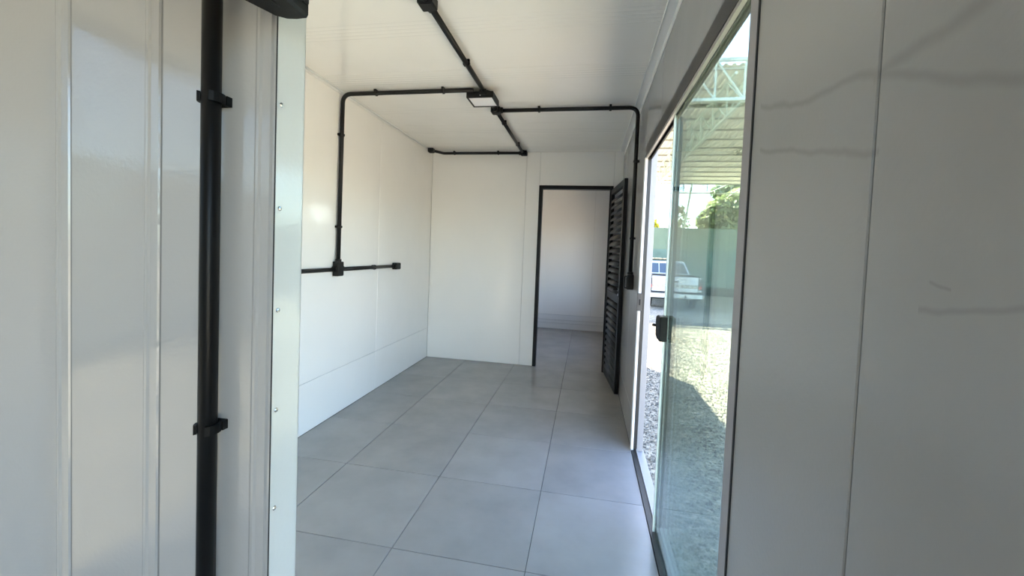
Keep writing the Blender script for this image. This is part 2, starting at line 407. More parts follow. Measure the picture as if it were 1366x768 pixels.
# ------------------------------------------------------------------ ceiling
ce = struct(box('ceiling', (XL-TH, XR+TH, YR-TH, YF+TH, H+e, H+.10), M['ext']))
cs = [YR, -2.0, -.97, .06, 1.09, 2.6, 3.7, YB, 6.0, YF]
for a, b in zip(cs, cs[1:]):
    box('panel', (XL, XR, a+.0008, b-.0008, H, H+.008), M['ceil'], ce, .001)
for n, (x0, x1) in enumerate(((XR-.045, XR-.001), (XL+.001, XL+.022))):
    tr = struct(empty('trim_%d' % (n+2)))
    for a, b in ((PY1, YB), (YB+.06, YF), (YR, PY0)):
        box('strip', (x0, x1, a, b, H-.003, H+.001), M['trim'], tr, .001)
        xx = (XR-.003, XR+.001) if n == 0 else (XL-.001, XL+.003)
        box('strip', (xx[0], xx[1], a, b, H-(.045 if n == 0 else .022), H-.003), M['trim'], tr, .001)
        if n == 0: box('bead', (x0-.005, x0+.001, a, b, H-.007, H+.001), M['trim'], tr, .002)

# ------------------------------------------------------------------ outside shell (so it casts its shadow)
sh = struct(empty('wall_outside'))
for b in ((XR+TH-.001, XR+TH+.012, DY1+.04, WY0, -.3, H+.1), (XR+TH-.001, XR+TH+.012, WY1, YF+TH, -.3, H+.1), (XR+TH-.001, XR+TH+.012, WY0, WY1, -.3, WZ0), (XR+TH-.001, XR+TH+.012, WY0, WY1, WZ1, H+.1), (XR+TH-.001, XR+TH+.012, OR1, DY0-.01, -.3, H+.1),
          (XR+TH-.001, XR+TH+.012, DY0-.01, DY1+.04, DH+.06, H+.1)):
    box('cladding', b, M['ext'], sh, .002)

# ------------------------------------------------------------------ glass sliding door (setting) : frame, track, fixed pane, sliding leaf
d1 = struct(empty('door_1', (XR, DY0, 0)))
def dpart(name, b, m, bev=.0012, par=None):
    o = box(name, b, m, None, bev); o.parent = par or d1
    o.matrix_parent_inverse = Matrix.Translation(-d1.location) if par is None else Matrix.Identity(4)
    return o
dpart('top_rail', (XR-.006, XR+.022, DY0, DY1-.035, 1.998, DH+.008), M['alum'])
dpart('rail_lip', (XR-.004, XR+.010, DY0+.01, DY1-.04, 1.984, 1.998), M['lip'])
dpart('rail_channel', (XR+.022, XR+.060, DY0, DY1+.03, 2.044, DH), M['alum'])
dpart('rail_channel', (XR+.030, XR+.040, DY0, DY1+.03, 1.986, 2.046), M['blackpaint'])
dpart('near_jamb', (XR-.002, XR+.075, DY0, DY0+.052, 0, 1.998), M['alulight'])
dpart('jamb_gasket', (XR-.003, XR+.002, DY0-.006, DY0+.001, 0, 1.998), M['grout'], 0)
dpart('far_jamb', (XR+.013, XR+.036, DY1-.004, DY1+.04, 0, 2.044), M['alum'])
dpart('far_jamb', (XR+.036, XR+.075, DY1-.006, DY1+.04, 0, 2.044), M['alulight'])
dpart('jamb_cover', (XR-.004, XR+.013, DY1-.008, DY1+.034, 0, 1.998), M['trim'], .002)
dpart('floor_track', (XR+.000, XR+.030, DY0+.05, DY1, -.02, .006), M['alum'])
dpart('floor_track', (XR+.030, XR+.037, DY0+.05, DY1, -.02, .014), M['alulight'])
dpart('sill', (XR+.037, XR+.085, DY0+.04, DY1+.03, -.05, .000), M['alulight'])
fp = dpart('fixed_pane', (XR+.046, XR+.054, DY0+.05, 2.085, .005, 2.0), M['glass'], 0)
fe = dpart('pane_edge', (XR+.030, XR+.060, 2.080, 2.094, .005, 2.0), M['glassedge'])
sl = dpart('sliding_pane', (XR+.018, XR+.026, DY0+.07, 2.035, .010, 1.995), M['glass'], 0)
se = dpart('edge_seal', (XR+.011, XR+.019, 2.035, 2.041, .010, 1.995), M['seal'])
# sliding lock body on the free edge
bm = bmesh.new()
prism(bm, [(2.035, .945), (2.075, .955), (2.082, .975), (2.082, 1.03), (2.075, 1.05), (2.035, 1.06), (1.965, 1.06), (1.965, .945)], 0, XR-.016, XR+.017)
bmesh.ops.bevel(bm, geom=bm.edges[:], offset=.003, segments=2, affect='EDGES')
lk = obj('lock_body', bm, M['blackbox'], d1); lk.matrix_parent_inverse = Matrix.Translation(-d1.location)
bm = bmesh.new(); tube(bm, [(XR-.012, 2.078, 1.003), (XR-.028, 2.088, 1.003)], .007, 12); kb = obj('lock_knob', bm, M['blackbox'], lk)
sk = dpart('strike_plate', (XR-.012, XR+.021, DY1-.014, DY1-.008, .965, 1.085), M['strike'], .002)
st = box('strike_slot', (XR+.000, XR+.010, DY1-.0155, DY1-.0135, 1.005, 1.045), M['blackpaint'], sk)

# panes added in the unseen openings, tinted behind the camera to cut daylight
for nm, b in (('door_3', (XL-.04, XL-.03, OL0, OL1, 0, OLH)), ('door_4', (XR+.03, XR+.04, OR0, OR1, 0, ORH)), ('added_window_1', (XL-.04, XL-.03, HW0, HW1, HZ0, HZ1))):
    dd = struct(box(nm, b, M[{'door_3': 'glass_dark', 'door_4': 'glass_mid', 'added_window_1': 'glass'}[nm]]))
    x0, x1 = b[0]-.02, b[1]+.02
    for fb in ((x0, x1, b[2], b[2]+.04, b[4], b[5]-.04), (x0, x1, b[3]-.04, b[3], b[4], b[5]-.04), (x0, x1, b[2], b[3], b[5]-.04, b[5])): box('frame_bar', fb, M['alum'], dd)

# ------------------------------------------------------------------ inner doorway : frame and louvred leaf
d2 = struct(empty('door_2', (BD0, YB, 0)))
def fpart(name, b, m, bev=.002):
    o = box(name, b, m, d2, bev); o.matrix_parent_inverse = Matrix.Translation(-d2.location); return o
fpart('frame_jamb', (BD0-.002, BD0+.037, YB-.012, YB+.072, 0, BDH), M['blackpaint'])
fpart('frame_jamb', (BD1-.037, BD1+.002, YB-.012, YB+.072, 0, BDH), M['blackpaint'])
fpart('frame_head', (BD0+.037, BD1-.037, YB-.012, YB+.072, BDH-.040, BDH), M['blackpaint'])
# leaf in local coords: u along width (hinge 0 -> free .775), thickness v 0..-.035 (to the right wall side)
A0 = Vector((.232, 4.752, 0)); A1 = Vector((.312, 4.005, 0)); du = (A1-A0).normalized(); LW = (A1-A0).length
nv = Vector((-du.y, du.x, 0))       # towards +X
leaf = empty('louvred_door', A0)
leaf.matrix_world = Matrix(((du.x, nv.x, 0, A0.x), (du.y, nv.y, 0, A0.y), (0, 0, 1, 0), (0, 0, 0, 1)))
tag(leaf, 'black louvred metal door standing open inside the back doorway', 'door')
LB, LT = .012, 2.063
def lp(name, b, m=None, bev=.002, par=None): return box(name, b, m or M['blackpaint'], par or leaf, bev)
lp('stile', (0, .045, 0, .034, LB, LT)); lp('stile', (LW-.062, LW, 0, .034, LB, LT))
lp('top_rail', (.045, LW-.062, 0, .034, LT-.06, LT)); lp('middle_rail', (.045, LW-.062, 0, .034, .875, .955)); lp('bottom_rail', (.045, LW-.062, 0, .034, LB, LB+.07))
def slats(z0, z1, pitch):
    bm = bmesh.new()
    prism(bm, [(.003, -.012), (.0005, -.008), (.001, .004), (.005, .017), (.014, .029), (.028, .038), (.029, .034), (.017, .025), (.009, .014), (.005, .003)], 0, .043, LW-.060)
    me = bpy.data.meshes.new('slat'); bm.to_mesh(me); bm.free()
    for p in me.polygons: p.use_smooth = len(p.vertices) == 4; me.materials.append(M['slat'])
    z = z0
    while z < z1-.01:
        s = link('slat', me, None, leaf); s.location = (0, 0, z); z += pitch
slats(LB+.082, .85, .066); slats(.968, LT-.09, .068)
# lock, handle
lk2 = lp('lock_plate', (LW-.045, LW-.012, -.004, 0, .94, 1.055), M['blackpaint'])
bm = bmesh.new(); tube(bm, fillet([(LW-.03, -.002, 1.012), (LW-.03, -.045, 1.012), (LW-.15, -.045, 1.012)], .015, 5), .008, 10)
obj('handle', bm, M['blackpaint'], leaf)
bm = bmesh.new(); tube(bm, [(LW-.03, -.004, 1.012), (LW-.03, -.010, 1.012)], .017, 14); c = obj('handle_rose', bm, M['chrome'], leaf); c['label'] = 'small chrome handle rose'
bm = bmesh.new(); tube(bm, [(LW-.03, -.004, .962), (LW-.03, -.009, .962)], .011, 12); obj('keyhole_cover', bm, M['chrome'], leaf)
for z in (.25, 1.05, 1.85):
    bm = bmesh.new(); tube(bm, [(-.006, .006, z-.04), (-.006, .006, z+.04)], .007, 10); obj('hinge', bm, M['blackpaint'], leaf)

# ------------------------------------------------------------------ conduit work
R = .0155
def conduit(name, pts, label, clamps, group='surface mounted black conduits', rad=.07, r=R):
    root = empty(name, pts[0]); tag(root, label, 'conduit', group)
    off = -Vector(pts[0])
    bm = bmesh.new(); tube(bm, [Vector(p)+off for p in fillet(pts, rad)], r); o = obj('pipe', bm, M['black'], root, True)
    for (c, d, nrm) in clamps:
        clamp(root, Vector(c)+off, Vector(d), Vector(nrm), r)
    return root
def clamp(root, c, d, nrm, r):
    """C-shaped snap clip: d pipe direction, nrm from pipe to the surface"""
    side = d.cross(nrm).normalized(); bm = bmesh.new(); w_ = .0085; ro = r+.006
    N = 14; prof = []
    for i in range(N+1):
        a = math.radians(-145 + 290*i/N); prof.append((math.cos(a), math.sin(a)))
    inn = [c - nrm*(x*(r+.0005)) + side*(yv*(r+.0005)) for x, yv in prof]
    out = [c - nrm*(x*ro) + side*(yv*ro) for x, yv in prof]
    # arc is open on the room side: flip so that the gap faces away from the surface
    inn = [c + nrm*(x*(r+.0005)) + side*(yv*(r+.0005)) for x, yv in prof]
    out = [c + nrm*(x*ro) + side*(yv*ro) for x, yv in prof]
    L = []
    for s in (-w_, w_): L.append([[bm.verts.new(p+d*s) for p in inn], [bm.verts.new(p+d*s) for p in out]])
    for i in range(N):
        for s in (0, 1): bm.faces.new((L[s][0][i], L[s][0][i+1], L[s][1][i+1], L[s][1][i]))
        bm.faces.new((L[0][1][i], L[0][1][i+1], L[1][1][i+1], L[1][1][i])); bm.faces.new((L[0][0][i], L[0][0][i+1], L[1][0][i+1], L[1][0][i]))
    for i in (0, N): bm.faces.new((L[0][0][i], L[0][1][i], L[1][1][i], L[1][0][i]))
    # foot block reaching the surface
    h = r+.009
    vs = []
    for k in (r*.85, h):
        for a, b in ((-1, -1), (1, -1), (1, 1), (-1, 1)): vs.append(bm.verts.new(c + nrm*k + side*(a*(r+.004)) + d*(b*w_)))
    for f in ((0, 1, 2, 3), (7, 6, 5, 4), (0, 4, 5, 1), (1, 5, 6, 2), (2, 6, 7, 3), (3, 7, 4, 0)): bm.faces.new([vs[i] for i in f])
    bmesh.ops.recalc_face_normals(bm, faces=bm.faces[:])
    return obj('clamp', bm, M['blackbox'], root)
G = R+.009
zc = H-G-.001
X, Y, Z = (1, 0, 0), (0, 1, 0), (0, 0, 1); UP = (0, 0, 1)
# near riser on the partition
conduit('conduit', [(-.6735, PY0-G, 0.02), (-.6735, PY0-G, H-.02)], 'thick black conduit rising beside the camera on the near ribbed partition',
        [((-.6735, PY0-G, 1.583), Z, Y), ((-.6735, PY0-G, .985), Z, Y), ((-.6735, PY0-G, 2.2), Z, Y)], group='near conduit')
MX = -.779
conduit('conduit', [(MX, -1.5, zc), (MX, 1.80, zc)], 'black ceiling conduit nearest the camera, ending at the nearest ceiling box', [((MX, .9, zc), Y, UP), ((MX, 1.2, zc), Y, UP)], group='main ceiling conduits')
conduit('conduit', [(MX, 1.86, zc), (MX, 3.24, zc)], 'black ceiling conduit running from the nearest box past the square lamp', [((MX, 2.46, zc), Y, UP)], group='main ceiling conduits')
conduit('conduit', [(MX, 3.34, zc), (MX, 4.66, zc)], 'black ceiling conduit between the middle junction box and the box above the doorway', [((MX, 3.62, zc), Y, UP), ((MX, 4.34, zc), Y, UP)], group='main ceiling conduits')
xw = XL+G
LY = 2.865
conduit('conduit', [(-.85, LY, zc), (xw, LY, zc), (xw, LY-.012, 1.205)], 'black conduit from the square lamp bending down the left wall', [((-1.075, LY, zc), X, UP), ((-1.60, LY, zc), X, UP), ((xw, LY-.004, 2.165), Z, (-1, 0, 0)), ((xw, LY-.009, 1.47), Z, (-1, 0, 0))], group='branch conduits')
conduit('conduit', [(xw, LY+.025, 1.145), (xw, 3.78, 1.145)], 'short horizontal black conduit on the left wall ending at an outlet', [((xw, 3.40, 1.145), Y, (-1, 0, 0))], group='left wall horizontal conduits')
conduit('conduit', [(xw, PY1+.02, 1.145), (xw, LY-.05, 1.145)], 'horizontal black conduit on the left wall disappearing behind the near partition', [((xw, 1.6, 1.145), Y, (-1, 0, 0))], group='left wall horizontal conduits')
xr = XR-G
CY = 3.30
conduit('conduit', [(MX+.05, CY, zc), (xr, CY, zc), (xr, CY-.01, 1.19)], 'black conduit crossing the ceiling rightwards and dropping down the right wall', [((-.43, CY, zc), X, UP), ((.125, CY, zc), X, UP), ((xr, CY-.003, 2.06), Z, (1, 0, 0)), ((xr, CY-.008, 1.47), Z, (1, 0, 0))], group='branch conduits')
conduit('conduit', [(MX-.03, 4.705, zc), (-1.735, 4.705, zc), (-1.824, 4.57, zc)], 'black conduit along the top of the back wall with an angled left end', [((-1.07, 4.705, zc), X, UP), ((-1.60, 4.705, zc), X, UP)], rad=.03, group='branch conduits')

def jbox(name, c, size, label, hubs, face, cat='electrical box', group=None, outlet=False):
    """conduit box: bevelled body, proud lid with screws, round hubs towards the pipes. face = direction of the lid"""
    root = empty(name, c); tag(root, label, cat, group)
    sx, sy2, sz = [s/2 for s in size]
    bm = bmesh.new(); bx(bm, -sx, sx, -sy2, sy2, -sz, sz, .005, 2); obj('body', bm, M['blackbox'], root)
    f = Vector(face); ax = [abs(v) for v in f].index(1); h = [sx, sy2, sz][ax]
    ext = [sx-.006, sy2-.006, sz-.006]; lo = [-v for v in ext]; hi = ext[:]
    if f[ax] > 0: lo[ax], hi[ax] = h-.001, h+.004
    else: lo[ax], hi[ax] = -h-.004, -h+.001
    bm = bmesh.new(); bx(bm, lo[0], hi[0], lo[1], hi[1], lo[2], hi[2], .0015); lid = obj('lid', bm, M['blackbox'], root)
    for d in hubs:
        d = Vector(d); k = [abs(v) for v in d].index(max(abs(v) for v in d)); h2 = [sx, sy2, sz][k]
        bm = bmesh.new(); tube(bm, [d*(h2-.003), d*(h2+.018)], R+.007, 14); obj('hub', bm, M['blackbox'], root)
    return root, lid, f, h
BS = (.075, .075, .046)
zb = H-.026
jbox('junction_box', (MX, 1.835, zb), BS, 'black ceiling box at the top edge, nearest the camera', [(0, 1, 0), (0, -1, 0)], (0, 0, -1), group='ceiling junction boxes')
jbox('junction_box', (MX, 3.29, zb), BS, 'black ceiling junction box just beyond the square lamp', [(0, 1, 0), (0, -1, 0), (1, 0, 0)], (0, 0, -1), group='ceiling junction boxes')
jbox('junction_box', (MX+.01, 4.71, zb), BS, 'black ceiling box in the corner above the left of the doorway', [(0, -1, 0), (-1, 0, 0)], (0, 0, -1), group='ceiling junction boxes')
rb = jbox('junction_box', (-1.832, 4.56, zb), (.065, .065, .046), 'small black box at the far left ceiling corner', [], (0, 0, -1), group='ceiling junction boxes')
jbox('junction_box', (XL+.026, LY-.012, 1.150), (.046, .075, .11), 'black wall box where the left wall conduits meet', [(0, 1, 0), (0, -1, 0), (0, 0, 1)], (1, 0, 0), 'electrical box')
r_, lid, f, h = jbox('outlet_box', (XL+.026, 3.83, 1.145), (.046, .095, .065), 'black outlet box at the end of the left wall conduit', [(0, -1, 0)], (1, 0, 0), 'outlet')
box('socket', (.0265, .0285, -.005, .028, -.014, .014), M['grout'], r_, .002)
r_, lid, f, h = jbox('switch_box', (XR-.026, CY-.02, 1.135), (.048, .095, .115), 'black switch box on the right wall below the dropping conduit', [(0, 0, 1)], (-1, 0, 0), 'switch')
bm = bmesh.new(); tube(bm, fillet([(-.024, -.03, .045), (-.042, -.03, .045), (-.042, -.03, -.045), (-.024, -.03, -.045)], .01, 4), .004, 8); obj('guard_loop', bm, M['blackbox'], r_)
box('rocker', (-.031, -.027, -.005, .025, -.03, .03), M['blackbox'], r_, .002)

# ------------------------------------------------------------------ square ceiling lamp
lamp = empty('ceiling_lamp', (-.803, 2.965, H-.05)); tag(lamp, 'small square black-rimmed lamp with white face on the ceiling conduit', 'lamp')
a = .098
for nm, b in (('rim', (-a, a, -a, -a+.012, -.028, .010)), ('rim', (-a, a, a-.012, a, -.028, .010)), ('rim', (-a, -a+.012, -a+.012, a-.012, -.028, .010)), ('rim', (a-.012, a, -a+.012, a-.012, -.028, .010))):
    box(nm, b, M['blackbox'], lamp, .001)
box('back_plate', (-a, a, -a, a, .010, .016), M['blackbox'], lamp, .002)
d = box('diffuser', (-a+.012, a-.012, -a+.012, a-.012, -.024, -.018), M['diffuser'], lamp); d['label'] = 'white opal lamp face'
bm = bmesh.new(); tube(bm, [(0.024, 0, .014), (0.024, 0, .048)], .035, 20); obj('mounting_cup', bm, M['blackbox'], lamp)
box('bracket', (.0, .048, -a-.008, -a+.001, -.012, .03), M['blackbox'], lamp, .002)
bm = bmesh.new(); bmesh.ops.create_uvsphere(bm, u_segments=8, v_segments=6, radius=.0045, matrix=Matrix.Translation((.004, -a-.002, -.012))); obj('screw', bm, M['chrome'], lamp)

# ------------------------------------------------------------------ floodlight at the top of the near partition
fx, fy = -.53, .652
flood = empty('floodlight', (fx, fy, 1.72)); tag(flood, 'large black floodlight at the top, fixed high on the near partition edge', 'lamp')
pl = [(-.494, .650), (-.515, .651), (-.532, .648), (-.546, .637), (-.5565, .610), (-.567, .583), (-.585, .53), (-.596, .46), (-.60, .38), (-.494, .38)]
pl = [(x-fx, y-fy) for x, y in pl]
bm = bmesh.new()
n = len(pl); lv = []
for z, ins in ((0, .004), (.006, 0), (.16, 0), (.165, .004)):
    cx = sum(p[0] for p in pl)/n; cyy = sum(p[1] for p in pl)/n
    lv.append([bm.verts.new((cx+(x-cx)*(1-ins*8), cyy+(y-cyy)*(1-ins*4), z)) for x, y in pl])
for A, B in zip(lv, lv[1:]):
    for i in range(n): bm.faces.new((A[i], A[(i+1) % n], B[(i+1) % n], B[i]))
bm.faces.new(lv[0]); bm.faces.new(lv[-1]); bmesh.ops.recalc_face_normals(bm, faces=bm.faces[:])
obj('housing', bm, M['blackbox'], flood)
box('side_frame', (.0345, .040, -.26, -.004, .020, .15), M['blackpaint'], flood, .002)
box('seam_rib', (.010, .013, -.24, -.04, -.0015, .002), M['blackpaint'], flood, .0005)
bm = bmesh.new()
prism(bm, [(-.055, .035), (-.040, .018), (-.022, .018), (-.022, .15), (-.055, .15)], 0, .052, .062); obj('bracket', bm, M['blackbox'], flood)
bm = bmesh.new(); tube(bm, [(.038, -.036, .09), (.063, -.036, .09)], .012, 12); obj('bracket_bolt', bm, M['chrome'], flood)
box('wall_foot', (-.06, -.035, -.004, .008, .05, .13), M['blackbox'], flood, .002)

# ------------------------------------------------------------------ yard
gr = bmesh.new(); gv = [gr.verts.new(p) for p in ((-60, -40, GZ), (60, -40, GZ), (60, 90, GZ), (-60, 90, GZ))]; gr.faces.new(gv)
struct(obj('ground', gr, M['ground']))
def stones(N, x0, x1, y0, y1, smin, smax, bias=1):
    V, Fc = [], []
    base = [(1, 0, 0), (0, 1, 0), (-1, 0, 0), (0, -1, 0), (0, 0, 1)]
    for i in range(N):
        x = random.uniform(x0, x1); yv = y0 + (y1-y0)*random.random()**bias
        if x < XR+TH+.03: continue
        s = random.uniform(smin, smax); a = random.uniform(0, 6.28); ca, sa = math.cos(a), math.sin(a)
        ex, ey, ez = s*random.uniform(.7, 1.2), s*random.uniform(.5, .9), s*random.uniform(.4, .9); tlt = random.uniform(-.4, .4)
        k = len(V)
        for (p, q, r) in base:
            p += random.uniform(-.2, .2); q += random.uniform(-.2, .2)
            V.append((x+(p*ex*ca-q*ey*sa), yv+(p*ex*sa+q*ey*ca), GZ+.002+ez*(r+p*tlt*.5+.12)))
        Fc += [(k, k+1, k+4), (k+1, k+2, k+4), (k+2, k+3, k+4), (k+3, k, k+4)]
    return V, Fc
V, Fc = stones(62000, XR+TH, 4.2, 1.2, 11.5, .008, .019, 1.5)
me = bpy.data.meshes.new('gravel'); me.from_pydata(V, [], Fc)
gv = link('gravel', me, M['stone']); tag(gv, 'loose pale gravel covering the yard outside the glass door', 'gravel', kind='stuff')

bw = struct(empty('boundary_wall', (-7.2, 0, GZ)))
box('wall', (-.1, .1, -14, 9, 0, 2.75), M['masonry'], bw); box('coping', (-.14, .14, -14, 9, 2.75, 2.81), M['plinth'], bw)
# shed canopy
RF, RB, RZ = 15.5, 38.8, 8.0
shed = empty('shed_roof', (5, RF, GZ)); tag(shed, 'large open shed with corrugated metal roof on pale lattice trusses', 'shed')
def sp_(name, bm, m, par=None):
    o = obj(name, bm, m, par or shed)
    o.matrix_parent_inverse = Matrix.Translation(-Vector((5, RF, GZ))); return o
# corrugated sheets in rows between the purlins, each lapping the next
SX0, SX1 = -8, 26; pitch = .26; rows = 13; dy = (RB-RF)/rows
for rr in range(rows):
    bm = bmesh.new(); y0, y1 = RF+rr*dy-.05, RF+(rr+1)*dy+.08; x = SX0; prev = None
    zz0, zz1 = RZ+.03, RZ-.02
    while x < SX1:
        for dx, dz in ((0, 0), (.10, 0), (.13, .065), (.23, .065)):
            a = bm.verts.new((x+dx, y0, zz0+dz)); b = bm.verts.new((x+dx, y1, zz1+dz))
            if prev: bm.faces.new((prev[0], a, b, prev[1]))
            prev = (a, b)
        x += pitch
    sp_('roof_sheet', bm, M['sheet'])
for rr in range(rows+1):
    yv = RF+rr*dy
    bm = bmesh.new(); bx(bm, SX0, SX1, yv-.035, yv+.035, RZ-.11, RZ-.03); sp_('purlin', bm, M['purlin'])
def truss(y, zt, zb_, x0, x1, step, m, wch, wweb, post=None, par=None, flip=False):
    root = sp_('truss', bx(bmesh.new(), x0, x1, y-wch/2, y+wch/2, zt-wch/2, zt+wch/2), m)
    inv = Matrix.Identity(4)
    bm = bmesh.new(); bx(bm, x0, x1, y-wch/2, y+wch/2, zb_-wch/2, zb_+wch/2); o = obj('chord', bm, m, root)
    x = x0; i = 0
    while x < x1-.01:
        xn = x+step
        bm = bmesh.new(); bar(bm, (x, y, zb_), (x, y, zt), wweb); obj('web', bm, m, root)
        bm = bmesh.new()
        if flip: bar(bm, (x, y, zb_), (xn, y, zt), wweb)
        else: bar(bm, (x, y, zt), (xn, y, zb_), wweb)
        obj('web', bm, m, root); x = xn; i += 1
    return root
# front truss: webs at X 4.15 and 5.06 in the frame
truss(RF-.25, 8.13, 6.80, 4.03-.93*9, 4.03+.93*14, .93, M['shedsteel'], .10, .05)
truss(RB+.1, 8.05, 7.15, 6.2-1.95*6, 6.2+1.95*9, 1.95, M['shedsteel'], .10, .07, flip=True)
# lengthwise truss
root = sp_('truss', bx(bmesh.new(), 4.98, 5.08, RF, RB, 6.80, 6.90), M['shedsteel'])
for xo in (-.28, .28):
    bm = bmesh.new(); bx(bm, 5.03+xo-.04, 5.03+xo+.04, RF, RB, 7.75, 7.84); obj('chord', bm, M['shedsteel'], root)
yv = RF; sgn = 1
while yv < RB-.5:
    for xo in (-.28, .28):
        bm = bmesh.new(); bar(bm, (5.03, yv, 6.85), (5.03+xo, yv+.9, 7.8), .05); obj('web', bm, M['shedsteel'], root)
        bm = bmesh.new(); bar(bm, (5.03+xo, yv+.9, 7.8), (5.03, yv+1.8, 6.85), .05); obj('web', bm, M['shedsteel'], root)
    yv += 1.8
def mast(x, y, top, wd, par=None):
    root = sp_('column', bx(bmesh.new(), x-wd/2-.03, x-wd/2+.03, y-.03, y+.03, GZ, top), M['shedsteel'])
    bm = bmesh.new(); bx(bm, x+wd/2-.03, x+wd/2+.03, y-.03, y+.03, GZ, top); obj('chord', bm, M['shedsteel'], root)
    z = GZ; s = 1
    while z < top-.6:
        bm = bmesh.new(); bar(bm, (x-s*wd/2, y, z), (x+s*wd/2, y, z+.6), .035); obj('web', bm, M['shedsteel'], root); z += .6; s = -s
mast(6.95, RB, 7.15, .55); mast(16, RB, 7.15, .55); mast(-4.5, RB, 7.15, .55)
mast(10.6, RF-.25, 6.8, .5); mast(-4.0, RF-.25, 6.8, .5)
bm = bmesh.new(); bar(bm, (8.75, RB-.3, 8.0), (7.75, RB-.3, GZ), .12); sp_('brace_pole', bm, M['shedsteel'])
bm = bmesh.new(); bx(bm, 5.3, 5.62, RF+.1, RF+.35, 6.55, 6.72); fx_ = sp_('yard_lamp', bm, M['purlin'])

# fence with windbreak cloth
FY = 20.4
fence = empty('fence', (4, FY, GZ)); tag(fence, 'tall fence covered in green windbreak cloth behind the pickup', 'fence')
def fe_(name, b, m):
    o = box(name, b, m, fence); o.matrix_parent_inverse = Matrix.Translation(-Vector((4, FY, GZ))); return o
FT = 2.73
nb = 16; x = -14; wv = 2.4
for i in range(nb):
    x0, x1 = x+i*wv, x+(i+1)*wv
    for nm, z0, z1, m in (('upper_cloth', 1.75, FT, 'screen_hi'), ('lower_cloth', .02, 1.75, 'screen')):
        bm = bmesh.new(); K = 12; g0 = []
        for k in range(K+1):
            xx = x0+(x1-x0)*k/K; off = .05*math.sin(k/K*math.pi)+.012*math.sin(xx*9)
            g0.append((bm.verts.new((xx, FY+off, z0)), bm.verts.new((xx, FY+off*.7, z1))))
        for p, q in zip(g0, g0[1:]): bm.faces.new((p[0], q[0], q[1], p[1]))
        o = obj(nm, bm, M[m], fence, True); o.matrix_parent_inverse = Matrix.Translation(-Vector((4, FY, GZ)))
    fe_('post', (x0-.05, x0+.05, FY+.06, FY+.16, GZ, FT+.03), M['shedsteel'])
fe_('plinth', (-14, 24.4, FY-.06, FY+.1, GZ, .03), M['plinth'])
fe_('top_rail', (-14, 24.4, FY+.05, FY+.1, FT-.02, FT+.03), M['screen_hi'])

# ------------------------------------------------------------------ trees beyond the fence
def tree(name, base, blobs, label, m, leaf=.28, per=900, trunk=None, squash=.75):
    root = empty(name, base); tag(root, label, 'tree', None)
    V, Fc = [], []
    for (cx, cy_, cz, rx, rz, n) in blobs:
        for i in range(n):
            while 1:
                p = Vector((random.uniform(-1, 1), random.uniform(-1, 1), random.uniform(-1, 1)))
                if .35 < p.length < 1: break
            c = Vector((cx+p.x*rx, cy_+p.y*rx*.8, cz+p.z*rz))
            nrm = (p.normalized()*.7+Vector((random.uniform(-1, 1), random.uniform(-1, 1), random.uniform(0, 1.2)))).normalized()
            t = nrm.orthogonal().normalized(); t.rotate(Matrix.Rotation(random.uniform(0, 6.28), 3, nrm)); b = nrm.cross(t)
            s = leaf*random.uniform(.5, 1.2); k = len(V)
            for a, bb, d in ((-1, 0, 0), (-.2, -.45, .06), (1, 0, -.12), (-.2, .45, .06)): V.append(tuple(c+t*(a*s)+b*(bb*s)+nrm*(d*s)))
            Fc.append((k, k+1, k+2, k+3))
    V = [(v[0]-base[0], v[1]-base[1], v[2]-base[2]) for v in V]
    me = bpy.data.meshes.new('foliage'); me.from_pydata(V, [], Fc); f_ = link('foliage', me, m, root); f_['kind'] = 'stuff'
    bm = bmesh.new(); cx, cy_, cz = blobs[0][:3]
    o0 = Vector(base)
    pts = [Vector((0, 0, -.1)), Vector((.1, 0, (cz-base[2])*.4)), Vector((cx, cy_, cz))-o0]
    h = trunk or .2
    tube(bm, [pts[0], pts[1]], h, 8); tube(bm, [pts[1], pts[2]], h*.6, 8)
    for (bx_, by_, bz_, rx, rz, n) in blobs[1:]: tube(bm, [pts[1], Vector((bx_, by_, bz_))-o0], h*.35, 6)
    obj('trunk', bm, M['bark'], root, True); return root
TYy = 46
tree('tree', (15.5, TYy, GZ), [(15.6, TYy, 6.6, 2.6, 2.3, 2600), (13.6, TYy, 6.2, 1.9, 1.7, 1500), (12.4, TYy, 5.2, 1.4, 1.4, 1100), (15.0, TYy, 4.0, 3.0, 1.8, 2200), (17.5, TYy, 8.0, 2.4, 2.2, 1800), (18, TYy, 5, 3, 2.5, 2000)],
     'large leafy light green tree at the right beyond the fence', M['leaf'], .36, trunk=.3)
tree('tree', (13.5, TYy+6, GZ), [(17.5, TYy+6, 9.6, 2.4, 2.0, 1500), (15.2, TYy+6, 9.2, 1.3, 1.2, 500), (20, TYy+6, 9.0, 2.5, 2.2, 1000)],
     'darker tree top rising behind the large light green tree', M['leaf_dark'], .36)
tree('tree', (8.2, TYy-4, GZ), [(8.7, TYy-4, 4.9, .9, .9, 110), (8.5, TYy-4, 6.0, .5, .5, 50)], 'thin sparse sapling beyond the fence beside the leaning pole', M['leaf_dark'], .3, trunk=.06)
tree('tree', (5.6, 40, GZ), [(5.7, 40, 4.0, .8, .9, 420), (5.2, 40, 3.6, .8, .7, 300)], 'bright yellow-green bush top at the left above the fence', M['leaf_yellow'], .3, trunk=.08)
tree('tree', (5.2, 44, GZ), [(5.9, 44, 6.4, .7, .9, 90), (5.6, 44, 5.2, .8, .7, 60)], 'wispy small tree above the yellow-green bush', M['leaf_dark'], .3, trunk=.05)
